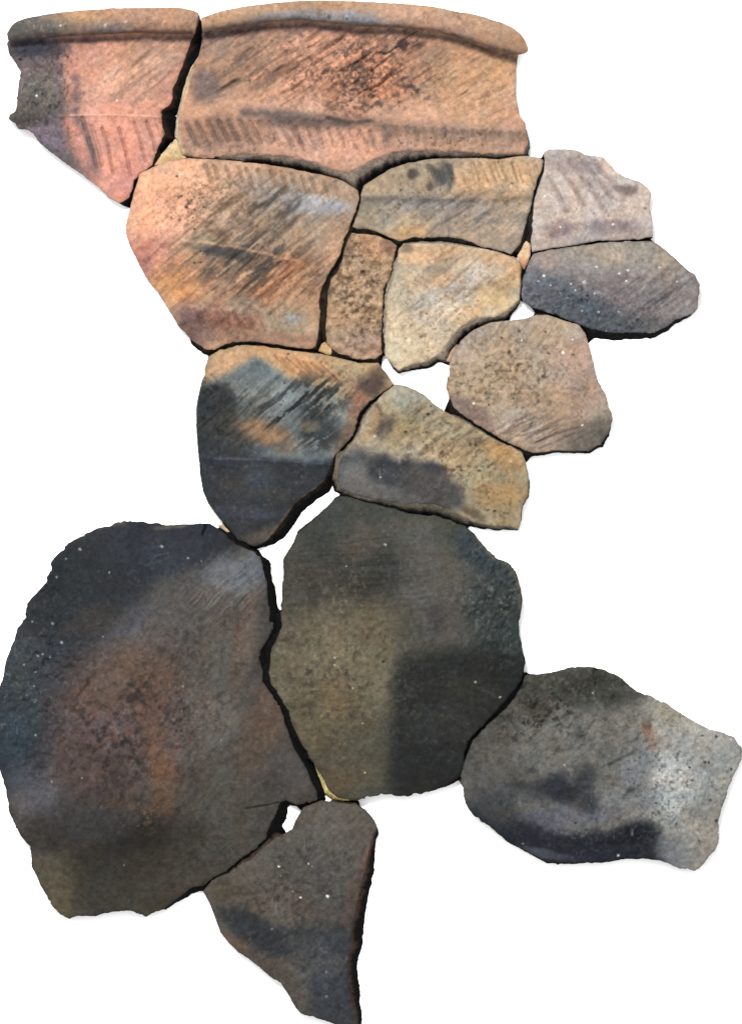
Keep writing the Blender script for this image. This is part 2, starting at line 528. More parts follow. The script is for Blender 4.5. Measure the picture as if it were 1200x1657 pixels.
# ------------------------------------------------------------------ A: left rim sherd
A = [(28,46),(94,40),(159,38),(227,34),(280,32),(323,24),(321,37),(316,54),(307,68),(300,94),(292,113),(286,130),(279,142),(278,160),(274,170),(262,179),(262,198),(267,218),(256,238),(251,249),(248,266),(227,282),(217,292),(215,306),(208,320),(193,330),(176,320),(159,302),(127,279),(102,261),(76,242),(62,227),(48,211),(30,208),(25,198),(16,194),(16,186),(27,177),(28,164),(28,144),(33,130),(33,113),(23,98),(14,85),(12,68)]
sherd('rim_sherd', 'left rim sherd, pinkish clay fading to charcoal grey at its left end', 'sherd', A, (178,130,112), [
    ('b',255,85,70,35,20,(146,116,98),.8), ('b',200,135,60,40,10,(180,140,118),.6),
    ('b',190,230,60,70,-20,(192,136,120),.75), ('b',215,300,30,40,0,(184,124,112),.7),
    ('p',[(0,55),(96,62),(100,95),(104,130),(112,165),(108,190),(112,215),(130,250),(150,290),(80,262),(0,210)],(88,80,82),.92,15),
    ('b',62,160,40,35,0,(88,84,76),.8), ('b',78,222,38,28,-35,(106,96,108),.8), ('b',48,190,30,14,0,(62,62,58),.7),
    ('l',[(112,88),(118,120),(117,150)],9,(160,114,104),.6), ('l',[(108,200),(122,235),(142,268),(160,290)],10,(166,116,106),.7),
    ('l',[(124,128),(126,150),(122,185),(136,205),(146,235),(156,275)],8,(92,78,80),.85),
    ('b',60,78,48,14,0,(44,46,58),.75), ('l',[(100,66),(180,64),(310,62)],5,(62,48,54),.6),  # band below the lip: some soot, plus the lip's shadow painted in
    ('s',220,120,80,50,30,(128,102,88),.7,38,60,8,.62), ('s',230,100,70,40,30,(196,152,128),.5,38,60,5,.62),
    ('d',70,160,60,80,0,(140,128,132),.6,4,.70), ('d',70,160,60,90,0,(48,44,50),.7,5,.68),
    ('l',[(115,187),(160,186),(205,186),(262,189)],1.6,(204,160,140),.8),
    ('l',[(262,180),(266,200),(268,220)],4,(80,66,60),.6)]
    + [('l',l,1.5,(150,104,90),.65) for l in ([(166,208),(175,235),(184,282)],[(193,208),(203,240),(212,285)],[(218,200),(228,228),(236,262)],[(238,198),(248,225),(252,245)],[(250,192),(258,215)])]
    + [('f',[(190,163,2.6),(60,155,2.2),(171,42,3)],(225,205,195),.9), ('f',[(33,95,4),(110,92,2.5)],(40,34,34),.9)],
    [('prof',[(0,0),(330,0)],[40,62,80,110,150,178,190,215,330],[2,-6,-7,-6,-2,2,7,5,0]),
     ('ridge',[(40,192),(115,187),(160,186),(205,186),(262,189)],3.5,2.2),
     ('st',215,120,85,55,25,38,70,10,3.2), ('st',70,140,60,90,0,80,10,6,4)]
    + [('ridge',l,2.6,-4.4) for l in ([(166,208),(175,235),(184,282)],[(193,208),(203,240),(212,285)],[(218,200),(228,228),(236,262)],[(238,198),(248,225),(252,245)],[(134,190),(146,235),(158,272)],[(150,205),(160,240),(166,270)])],
    walls=[(BLK,[(321,37,4,0),(307,68,9,3),(300,94,9,3),(286,130,9,3),(278,160,10,4),(262,190,22,4),(267,218,14,6),(256,238,10,5),(248,266,9,4),(227,282,3,3),(208,320,7,6),(193,330,8,4)])],
    seed=100, gain=1.17, dome=5, jit=.9)
RIM_A = ([(12,58),(17,44),(28,35),(51,28),(94,21),(142,17),(181,14),(241,13),(283,13),(300,15),(315,18),(322,23)],
    [(14,66),(34,64),(94,60),(159,57),(227,53),(272,55),(316,56)], (170,132,108), [
    ('b',50,48,55,40,0,(84,84,82),.95), ('b',90,40,40,12,0,(120,108,96),.6), ('b',170,46,45,10,0,(136,120,116),.8),
    ('b',130,28,50,10,0,(176,138,104),.7), ('l',[(60,60),(150,55),(310,54)],5,(98,78,74),.7),
    ('d',160,40,180,30,0,(110,88,76),.6,5,.66), ('d',160,40,180,30,0,(205,180,160),.5,4,.72),
    ('f',[(100,44,2.8),(171,43,4),(205,36,2.6),(266,36,2.2)],(220,208,198),.85)], 131)

# ------------------------------------------------------------------ B: right rim sherd
B = [(328,36),(353,32),(393,27),(433,21),(481,17),(523,18),(582,22),(648,25),(699,30),(738,40),(772,54),(801,62),(838,76),(838,93),(835,110),(835,127),(834,145),(835,159),(839,184),(849,201),(854,221),(853,235),(846,249),(809,249),(784,249),(738,245),(699,243),(659,244),(631,248),(597,262),(580,272),(565,280),(537,276),(509,263),(481,256),(438,251),(393,249),(379,252),(353,255),(316,254),(296,250),(288,215),(291,193),(294,173),(298,153),(304,127),(311,110),(321,91),(325,74),(328,54)]
dk = (112,92,84)
sherd('rim_sherd', 'wide right rim sherd with orange brushed neck under a curved rolled lip', 'sherd', B, (182,142,119), [
    ('b',400,105,95,50,15,(150,120,100),.85), ('b',520,120,80,50,10,(186,138,116),.5), ('b',600,130,70,45,20,(200,136,102),.75),
    ('b',760,130,80,60,0,(186,148,116),.8), ('b',800,110,40,40,0,(178,138,104),.6), ('b',560,235,130,28,0,(204,158,138),.8),
    ('b',470,170,150,14,0,(196,152,128),.7), ('b',760,225,90,22,0,(168,138,118),.6),
    ('b',332,140,24,26,0,(104,92,90),.8), ('b',335,75,30,18,0,(140,118,108),.6),
    ('s',430,105,110,50,15,(106,88,76),.75,35,45,9,.58), ('s',560,110,110,60,15,(134,98,78),.7,35,36,8,.58),
    ('s',520,90,140,50,10,(226,164,136),.6,33,45,6,.60), ('s',790,140,80,60,0,(150,112,84),.7,30,50,6,.62), ('s',780,150,80,60,0,(204,168,138),.45,30,50,5,.64),
    ('d',590,125,80,55,25,(66,50,46),.95,7,.575), ('d',560,110,120,60,0,(90,68,60),.8,4.5,.62), ('s',640,75,60,16,25,(64,48,46),.9,30,22,4,.56),
    ('d',620,140,70,30,0,(62,50,48),.9,5,.58), ('b',445,120,28,9,30,(110,84,70),.7), ('b',545,175,20,6,-20,(100,78,68),.5),
    ('l',[(330,58),(393,50),(440,44),(523,44),(590,52)],7,(66,50,54),.7), ('l',[(590,52),(650,52),(740,66),(838,98)],5,(80,62,60),.6),  # neck band under the lip, its shadow painted into the colour
    ('l',[(395,182),(440,185),(500,194),(560,198),(600,200)],9,dk,1.0), ('b',480,196,60,12,-5,(112,92,85),.85), ('l',[(600,202),(660,208),(740,213),(848,220)],9,(138,114,100),.95),
    ('l',[(530,190),(560,198),(600,196)],3,(74,62,58),.9), ('b',625,214,9,20,10,(128,108,98),.8), ('b',598,228,8,10,0,(144,122,110),.7),
    ('b',350,215,60,28,-5,(152,118,102),.6), ('l',[(300,244),(350,244),(400,240)],5,(204,160,132),.6)]
    + [('l',l,5,(122,100,88),.8) for l in scal([(304,202),(345,196),(388,196)],6,18,36,3)]
    + [('l',l,4.4,(140,112,100),.7) for l in scal([(392,202),(470,200)],5,16,30,3)]
    + [('l',l,1.4,(164,120,104),.7) for l in scal([(480,210),(600,214)],8,12,30,3)]
    + [('l',l,2.4,(140,118,104),.5) for l in scal([(640,206),(840,216)],14,3,14,3)]
    + [('l',[(296,252),(290,215),(293,180),(300,150),(312,112)],2.2,(214,182,142),.9),
       ('d',700,225,120,18,0,(84,66,60),.8,4,.70), ('d',420,235,140,18,0,(90,68,58),.6,4,.70), ('f',[(797,146,2.2),(776,218,3),(404,130,3.5)],(90,70,56),.8)],
    [('prof',[(290,-2),(393,-6),(480,-8),(600,2),(720,12),(850,20)],[20,45,60,90,130,165,186,200,220,262],[3,-6,-8,-9,-7,-1,8,9,5,-1]),
     ('ridge',[(300,192),(395,180),(440,183),(500,192),(560,196),(600,198),(660,204),(740,210),(848,214)],4,1.2),
     ('st',560,115,260,65,0,34,46,9,6.2), ('st',590,120,90,60,0,34,14,8,4.5)]
    + [('ridge',l,3.2,-4.1) for l in scal([(304,202),(345,196),(470,200)],11,18,36,2)]
    + [('ridge',l,2.2,-3.1) for l in scal([(480,206),(600,214)],8,12,34,3)]
    + [('ridge',l,3,-2.2) for l in scal([(640,206),(840,216)],14,4,26,3)],
    walls=[((255,216,186),[(321,91,-2,0),(311,112,-3,0),(298,153,-6,0),(291,193,-7,0),(288,215,-8,3),(290,240,-8,3),(296,250,-4,4),(316,254,0,3)]),
           (BLK,[(353,255,0,2),(393,249,0,5),(438,251,0,14),(481,256,0,14),(537,276,0,18),(565,280,14,36),(580,272,7,38),(597,262,3,34),(631,248,1,25),(659,244,0,14),(699,243,0,9),(738,245,0,6),(846,249,5,5),(853,235,5,5),(854,221,2,0)])],
    seed=200, gain=1.05, dome=4, jit=.8, lip_rgb=(150,134,122), lip_t=.7)
RIM_B = ([(326,30),(342,24),(365,17),(399,11),(438,6),(481,2),(523,1),(583,3),(653,7),(699,11),(727,17),(767,24),(801,34),(829,45),(848,60),(858,76)],
    [(328,53),(353,49),(393,43),(433,36),(481,33),(523,36),(577,43),(648,45),(699,50),(738,60),(772,74),(801,83),(837,91),(848,92)], (176,142,116), [
    ('b',525,30,95,13,-3,(150,148,152),.95), ('b',440,32,60,8,10,(140,132,130),.7), ('b',500,8,140,9,0,(170,134,106),.7), ('b',690,34,70,14,-10,(196,154,132),.7),  # first blob paints the grey highlight along the lip
    ('b',810,62,50,20,-25,(174,138,112),.8), ('l',[(330,50),(400,40),(480,32),(580,42),(650,44),(740,60),(838,90)],4,(112,90,84),.7),
    ('d',600,30,300,40,0,(120,96,82),.5,5,.66), ('f',[(532,30,4),(562,33,2.6),(525,24,2)],(92,84,84),.8), ('f',[(680,32,3),(560,28,3)],(215,200,190),.7)], 231, 1.0, 9.0, .85, .045)

# ------------------------------------------------------------------ C: large salmon body sherd
C_ = [(227,282),(248,270),(271,261),(307,256),(350,258),(378,260),(421,265),(463,271),(492,277),(520,283),(545,289),(557,294),(579,308),(581,322),(575,342),(568,359),(564,370),(557,387),(548,416),(534,438),(521,464),(517,484),(517,512),(514,549),(510,561),(504,564),(478,563),(435,556),(412,552),(378,553),(361,559),(347,566),(333,566),(310,550),(288,526),(271,498),(254,472),(234,447),(222,421),(211,399),(204,379),(204,365),(208,345),(215,319),(222,297)]
sherd('body_sherd', 'large salmon pink sherd with diagonal brush strokes under the left rim', 'sherd', C_, (184,148,120), [
    ('b',265,330,75,75,0,(232,172,142),.95), ('b',320,290,90,30,0,(216,168,138),.8), ('b',470,345,100,50,10,(160,148,136),.8), ('b',480,415,70,50,10,(184,154,128),.75),
    ('b',245,415,50,32,-30,(216,146,126),.9), ('b',290,460,45,30,-30,(206,148,98),.85), ('b',225,440,18,36,-25,(168,116,112),.7),
    ('b',505,330,50,16,-8,(178,178,186),.85), ('b',440,305,55,22,-10,(150,144,138),.7), ('b',520,305,60,12,-15,(176,148,122),.7),  # first blob is a bluish white highlight painted in
    ('b',385,400,75,45,15,(140,116,94),.7), ('b',440,455,70,35,20,(172,116,82),.8), ('b',395,440,50,25,30,(112,98,88),.6),
    ('s',390,350,80,50,25,(112,92,74),.8,38,40,8,.57), ('s',400,420,110,45,-5,(82,74,68),.9,40,40,7,.56), ('s',460,330,70,30,20,(98,92,90),.7,42,40,6,.60),
    ('s',440,460,90,40,15,(138,98,74),.7,40,40,7,.59), ('s',300,440,80,50,0,(150,104,84),.6,42,50,5,.62), ('s',400,420,150,80,0,(206,172,142),.6,40,60,5,.64),
    ('b',345,403,26,10,-5,(70,68,66),.9), ('b',376,410,26,12,-10,(76,72,70),.85), ('b',322,392,26,10,0,(150,134,110),.8),
    ('b',315,520,36,30,-30,(112,86,84),.85), ('b',370,515,50,26,-5,(152,104,84),.8), ('b',395,495,30,16,0,(150,140,124),.7), ('b',470,525,45,30,-5,(150,138,118),.9), ('b',475,516,14,9,0,(146,148,152),.7),
    ('b',420,545,110,12,-5,(156,122,104),.7), ('l',[(312,496),(350,500),(400,498),(450,500)],4,(188,156,128),.6),
    ('l',[(205,385),(260,386),(320,390),(380,400),(430,410),(490,424)],2.5,(212,166,136),.7),
    ('d',300,335,60,30,0,(84,64,54),.8,5,.68), ('d',380,350,140,80,0,(100,78,64),.6,4,.68), ('d',460,480,60,60,0,(124,80,58),.6,4,.66), ('d',370,520,70,30,0,(100,66,58),.6,5,.64),
    ('f',[(287,286,3.4),(294,318,3),(322,321,2),(302,335,4),(278,353,2),(313,352,2.2),(315,371,3),(315,426,3),(325,407,2.6),(297,457,2),(325,425,2.4)],(70,52,44),.85)]
    + [('l',l,3.2,(146,116,92),.75) for l in scal([(330,268),(440,276),(540,296)],13,9,24,3)]
    + [('l',l,2.2,(118,98,82),.7) for l in scal([(360,290),(420,300)],4,12,14,3)]
    + [('l',l,3.4,(120,84,72),.6) for l in scal([(318,505),(400,508)],6,10,22,3)],
    [('prof',[(200,0),(300,2),(400,14),(500,30),(580,40)],[250,285,300,330,365,384,400,440,490,502,530,580],[1,6,8,2,1,9,3,-2,-3,6,1,-2]),
     ('st',400,360,180,90,10,40,70,9,4.8), ('st',400,450,160,60,10,41,70,8,5)]
    + [('ridge',l,2.6,-3.1) for l in scal([(330,268),(440,276),(540,296)],13,9,24,3)]
    + [('ridge',l,3.2,-3.1) for l in scal([(318,505),(480,512)],9,10,22,3)]
    + [('ridge',[(370,470),(400,446),(440,425),(465,420)],1.8,1.8),('ridge',[(330,490),(380,440),(412,408)],1.6,1.6)],
    walls=[(BLK,[(579,308,1,1),(568,359,4,2),(557,387,5,2),(548,416,7,2),(534,438,7,2),(521,464,7,2),(517,512,8,1),(514,549,9,4),(504,564,4,4),(435,556,0,4),(378,553,0,4),(361,559,-2,7),(340,566,-3,9),(310,550,-3,4)])],
    seed=300, dome=8, jit=.7)

# ------------------------------------------------------------------ D
D_ = [(584,311),(588,301),(608,288),(628,274),(659,264),(698,257),(741,256),(783,256),(806,258),(834,253),(851,252),(871,254),(879,260),(875,278),(868,291),(862,311),(860,328),(856,342),(847,373),(840,396),(826,412),(812,406),(778,399),(747,387),(727,383),(698,385),(670,384),(647,390),(630,385),(613,376),(594,370),(577,370),(570,367),(575,350),(582,328)]
sherd('body_sherd', 'buff sherd with a dark smudge near its top, under the right rim', 'sherd', D_, (170,153,134), [
    ('b',800,285,80,35,0,(200,164,128),.9), ('b',640,295,50,25,0,(166,148,122),.6), ('b',680,332,110,14,-3,(152,146,142),.9), ('b',610,345,40,28,0,(152,142,124),.7),
    ('b',660,375,36,14,5,(202,162,116),.8), ('b',790,370,60,26,-10,(184,158,136),.7), ('s',760,345,90,35,0,(134,122,114),.7,35,45,8,.58), ('s',640,355,60,24,0,(192,172,144),.6,40,40,5,.6),
    ('p',[(690,268),(708,274),(716,262),(728,266),(734,284),(732,304),(726,308),(722,296),(704,300),(698,288)],(78,80,80),.9,6), ('b',668,282,10,8,0,(82,74,70),.9), ('b',695,302,6,9,0,(84,80,74),.85), ('b',697,272,7,6,0,(110,100,86),.8),
    ('s',810,290,70,30,0,(226,188,144),.6,-60,26,6,.6), ('d',720,320,150,60,0,(110,90,74),.7,4,.71),
    ('f',[(646,331,3.4),(626,346,2.4),(812,276,3),(806,262,2.4),(828,297,3),(648,308,3)],(96,80,70),.8)]
    + [('l',l,2,(156,118,82),.7) for l in scal([(762,262),(862,264)],9,10,30,4)],
    [('prof',[(570,0),(880,-6)],[250,285,315,332,360,420],[0,2,8,-3,-2,-1]), ('st',740,350,160,45,0,36,60,8,2.8), ('ridge',[(584,318),(640,318),(700,322),(790,322),(860,318)],5,1.6)]
    + [('ridge',l,3,-2.7) for l in scal([(640,270),(862,262)],14,10,34,4)],
    walls=[(BLK,[(879,260,0,0),(868,291,4,2),(860,328,4,2),(847,373,7,4),(840,396,7,5),(826,412,2,2),(778,399,0,2),(747,387,0,6),(698,385,0,7),(670,384,0,7),(647,390,0,4),(613,376,2,3),(577,370,0,3)])],
    seed=400, gain=0.98, dome=7)

# ------------------------------------------------------------------ E
E_ = [(569,377),(594,379),(613,382),(633,390),(642,397),(639,410),(635,427),(629,453),(620,467),(619,489),(618,512),(617,540),(617,574),(608,580),(598,581),(572,580),(549,572),(538,566),(528,555),(527,529),(530,495),(530,472),(537,450),(548,436),(555,413),(560,393)]
sherd('body_sherd', 'small narrow brown speckled sherd wedged between two larger ones', 'sherd', E_, (168,140,114), [
    ('b',592,400,36,20,0,(180,142,114),.8), ('b',590,560,40,22,0,(172,142,124),.8), ('b',545,500,14,50,0,(138,112,86),.5),
    ('d',575,480,60,100,0,(98,76,56),.9,9,.56), ('d',575,470,60,110,0,(80,62,48),.8,5,.62), ('d',575,480,60,110,0,(206,172,138),.6,6,.64), ('b',628,400,12,12,0,(120,92,76),.7),
    ('b',562,400,10,22,0,(120,94,74),.6)],
    [('st',578,470,60,110,0,30,9,7,4), ('b',590,400,40,25,0,3)],
    walls=[(BLK,[(642,397,2,1),(635,427,3,1),(620,467,4,1),(619,489,3,1),(617,540,2,0),(612,576,1,2),(598,581,0,3),(572,580,0,3),(549,572,-2,3),(538,566,-2,1)]), (BLK,[(528,555,-2,0),(530,495,-2,0),(537,450,-3,0),(548,436,-3,0),(560,393,-3,0),(569,377,-1,-2)])],
    seed=500, gain=1.06, dome=6, thick=17)

# ------------------------------------------------------------------ F
F_ = [(645,403),(653,396),(670,394),(713,394),(755,399),(786,403),(812,410),(837,419),(842,428),(842,455),(840,484),(832,494),(817,506),(800,513),(772,515),(747,529),(727,549),(716,568),(690,586),(667,590),(645,600),(633,588),(623,577),(622,540),(625,501),(627,475),(636,450),(642,424)]
sherd('body_sherd', 'cream and ochre sherd with a ragged dark lower right edge', 'sherd', F_, (192,174,148), [
    ('b',700,412,60,16,0,(196,156,120),.85), ('b',815,435,34,24,-20,(206,158,110),.9), ('b',760,460,70,26,20,(178,172,166),.85), ('b',690,505,40,34,20,(190,180,166),.7),
    ('b',757,506,24,12,25,(202,162,122),.8), ('b',710,455,30,12,15,(200,164,130),.8), ('b',655,560,40,35,0,(200,186,158),.9), ('b',645,470,18,50,10,(182,170,146),.7), ('b',658,402,12,7,0,(110,94,78),.8), ('b',800,475,34,26,0,(186,160,118),.7),
    ('s',740,470,90,50,20,(142,126,112),.7,40,34,7,.62), ('s',720,520,60,40,20,(210,196,172),.5,40,30,6,.6), ('d',700,500,100,100,0,(120,100,80),.7,4,.70),
    ('f',[(721,421,3.4),(773,487,3),(665,526,3.6),(681,545,4),(728,473,2.4),(690,508,2.4)],(120,98,80),.75)],
    [('st',740,470,110,90,0,40,60,9,2.8), ('ridge',[(645,425),(700,428),(760,440),(842,470)],9,4)],
    walls=[(BLK,[(642,424,-2,0),(627,475,-3,0),(622,540,-2,0)]), (BLK,[(842,455,1,0),(840,484,2,5),(817,506,3,10),(800,513,0,9),(772,515,0,11),(747,529,4,14),(727,549,8,13),(716,568,9,9),(690,586,6,9),(667,590,2,10),(645,600,0,5),(633,588,-1,1)])],
    seed=600, gain=1.04, dome=7, lip_rgb=(158,144,128), lip_t=.75)

# ------------------------------------------------------------------ G
G_ = [(877,248),(888,241),(914,241),(933,244),(948,250),(973,254),(987,265),(996,278),(1013,288),(1030,292),(1044,301),(1053,313),(1050,333),(1054,356),(1056,383),(1035,387),(996,389),(962,390),(933,396),(905,400),(874,405),(860,408),(858,390),(861,367),(862,342),(864,322),(872,299),(879,279),(881,262)]
sherd('body_sherd', 'pale pinkish grey sherd with slanting furrows at the upper right', 'sherd', G_, (167,155,147), [
    ('b',920,265,45,16,-8,(138,126,124),.85), ('b',950,330,70,40,0,(174,158,148),.6), ('b',905,372,24,16,0,(122,108,110),.9,.4), ('b',988,368,46,14,-3,(126,116,118),.9,.4), ('b',940,388,90,10,6,(150,140,136),.7),
    ('b',1017,308,15,9,0,(98,86,80),.85), ('b',1000,306,7,5,0,(104,92,86),.8), ('b',880,330,14,40,0,(150,136,124),.5), ('b',975,268,12,6,0,(172,136,122),.4),
    ('d',960,320,100,70,0,(118,102,94),.6,4,.69), ('f',[(881,317,2),(991,363,2.2),(906,368,2.2)],(230,224,216),.9), ('f',[(1043,337,4),(953,298,3),(960,345,2.4),(983,350,2.4)],(108,94,86),.8)]
    + [('l',l,4,(132,116,112),.85) for l in ([(888,288),(900,310),(916,342)],[(906,272),(926,300),(944,334)],[(922,262),(942,288),(966,322),(974,338)],[(944,262),(966,290),(990,322)],[(965,268),(990,296),(1010,318)])],
    [('prof',[(850,6),(1060,-6)],[240,300,345,362,385,410],[0,1,1,4,2,-2])]
    + [('ridge',l,4.6,-3) for l in ([(888,288),(900,310),(916,342)],[(906,272),(926,300),(944,334)],[(922,262),(942,288),(966,322),(974,338)],[(944,262),(966,290),(990,322)],[(965,268),(990,296),(1010,318)])],
    walls=[((60,56,54),[(905,400,0,1),(874,405,-1,5),(860,408,0,6)]), (BLK,[(858,390,-4,1),(862,342,-3,0),(872,299,-3,0),(881,262,-1,0)])],
    seed=700, gain=1.16, dome=6)

# ------------------------------------------------------------------ H
H_ = [(862,411),(874,408),(899,403),(939,397),(979,392),(1018,391),(1055,390),(1075,404),(1092,418),(1109,435),(1123,444),(1131,461),(1129,483),(1127,500),(1118,509),(1092,517),(1078,529),(1058,538),(1030,538),(1001,538),(979,537),(956,532),(939,526),(916,516),(888,506),(862,498),(846,489),(843,475),(845,455),(851,435),(858,418)]
sherd('body_sherd', 'dark blue grey sherd with glittering mica specks at the far right', 'sherd', H_, (120,114,113), [
    ('b',1000,408,90,22,0,(140,130,118),.9), ('b',880,425,30,22,0,(134,122,114),.7), ('b',1070,430,50,30,-35,(136,126,114),.8), ('b',1010,470,60,30,0,(110,102,103),.8), ('b',1085,480,45,35,0,(120,116,116),.8),
    ('b',890,475,50,32,-20,(80,86,95),.8), ('b',950,510,80,26,-18,(72,79,86),.9), ('b',1030,525,60,14,0,(80,82,84),.8), ('b',860,460,16,30,0,(82,86,96),.7),
    ('s',1060,480,60,40,0,(86,80,82),.7,38,40,6,.58), ('s',1080,470,60,40,0,(146,138,134),.5,38,40,5,.62), ('d',940,490,110,45,-15,(140,152,162),.4,4,.72), ('d',940,500,110,40,-15,(34,42,50),.8,4.5,.66), ('d',985,450,140,60,0,(84,80,84),.5,6,.62),
    ('f',[(964,432,3),(1015,438,3),(1001,443,2),(1066,433,2.2),(1012,455,2.2),(944,457,3),(923,460,2.2),(879,446,2.6),(870,455,2),(890,462,2),(961,475,2),(941,503,2.2),(968,505,2.4),(930,470,2),(1000,504,2.2),(1094,456,2),(1064,536,2.6),(980,535,2),(918,482,1.8),(905,474,1.8)],(212,212,208),.8), ('f',[(950,479,4)],(40,40,42),.9)],
    [('prof',[(840,10),(930,4),(1000,0),(1130,22)],[380,420,440,470,540],[0,4,6,1,-4]), ('st',1060,480,80,45,0,38,60,8,3.2), ('st',930,490,110,40,-15,20,7,6,3)],
    walls=[((30,34,36),[(1127,500,-2,2),(1092,517,0,6),(1078,529,2,6),(1058,538,2,8),(1030,538,0,11),(1001,538,-3,12),(979,537,-4,12),(956,532,-4,10),(939,526,-3,5),(916,516,-2,3),(862,498,-2,2)])],
    seed=800, gain=1.14, dome=8, mat=M_DARK)

# ------------------------------------------------------------------ I
I_ = [(745,551),(765,534),(793,522),(828,518),(850,515),(867,508),(887,510),(910,518),(935,525),(947,540),(952,559),(959,585),(962,605),(972,625),(981,642),(983,658),(989,667),(991,681),(983,701),(969,719),(952,729),(921,730),(898,729),(881,732),(862,733),(845,727),(828,719),(808,710),(785,695),(757,678),(737,661),(727,647),(721,627),(723,613),(728,593),(731,576)]
sherd('body_sherd', 'rounded brown pitted sherd standing apart, below the dark blue grey one', 'sherd', I_, (156,138,120), [
    ('b',880,535,70,26,-10,(154,138,120),.8), ('b',760,560,40,30,20,(148,138,128),.7), ('b',780,620,60,40,0,(154,134,108),.7), ('b',930,620,40,60,0,(154,130,118),.8), ('b',840,640,60,30,10,(150,136,120),.5),
    ('b',765,668,46,14,-35,(120,100,94),.85), ('b',840,680,40,20,0,(134,126,116),.7), ('b',950,708,44,26,20,(86,84,78),.85), ('b',975,690,18,26,0,(92,88,80),.6), ('b',890,680,26,26,0,(124,102,80),.6), ('b',900,650,50,20,0,(142,116,92),.6),
    ('b',930,575,30,30,0,(152,130,118),.6), ('d',790,600,80,60,0,(102,82,60),.85,6,.63), ('d',850,630,130,90,0,(96,80,66),.75,5,.67), ('s',880,700,70,24,0,(116,98,88),.8,28,50,4.5,.56), ('s',840,690,50,30,0,(166,158,148),.5,35,30,4,.6), ('d',850,600,120,90,0,(186,168,150),.5,4,.70),
    ('f',[(823,570,5),(838,591,5),(879,610,5),(811,547,3),(839,536,4),(926,574,3),(886,572,3),(882,537,2.4),(790,655,2.4),(830,645,2.4)],(74,62,54),.85), ('f',[(910,570,3.2),(766,653,2.2),(843,551,2),(941,688,2),(926,549,1.8)],(240,232,220),.95)]
    + [('l',l,1.6,(98,86,78),.8) for l in ([(835,682),(850,676),(862,682),(856,694),(842,700)],[(832,690),(848,684)],[(868,716),(900,702),(936,692)],[(872,726),(906,712),(930,702)],[(842,706),(880,694),(900,688)])],
    [('st',870,700,90,30,0,28,50,6,3.4), ('st',850,540,90,30,0,50,40,8,3), ('st',800,610,90,60,0,20,10,8,4)]
    + [('ridge',l,2,-2) for l in ([(835,682),(850,676),(862,682),(856,694),(842,700)],[(868,716),(900,702),(936,692)],[(872,726),(906,712),(930,702)])],
    walls=[(BLK,[(727,647,-1,1),(737,661,-2,3),(785,695,-3,5),(808,710,-3,4),(845,727,-2,4),(862,733,0,5),(898,729,0,4),(921,730,1,3),(952,729,3,4),(969,719,4,4),(989,690,2,1)])],
    seed=900, gain=1.12, dome=13, dome_r=55)

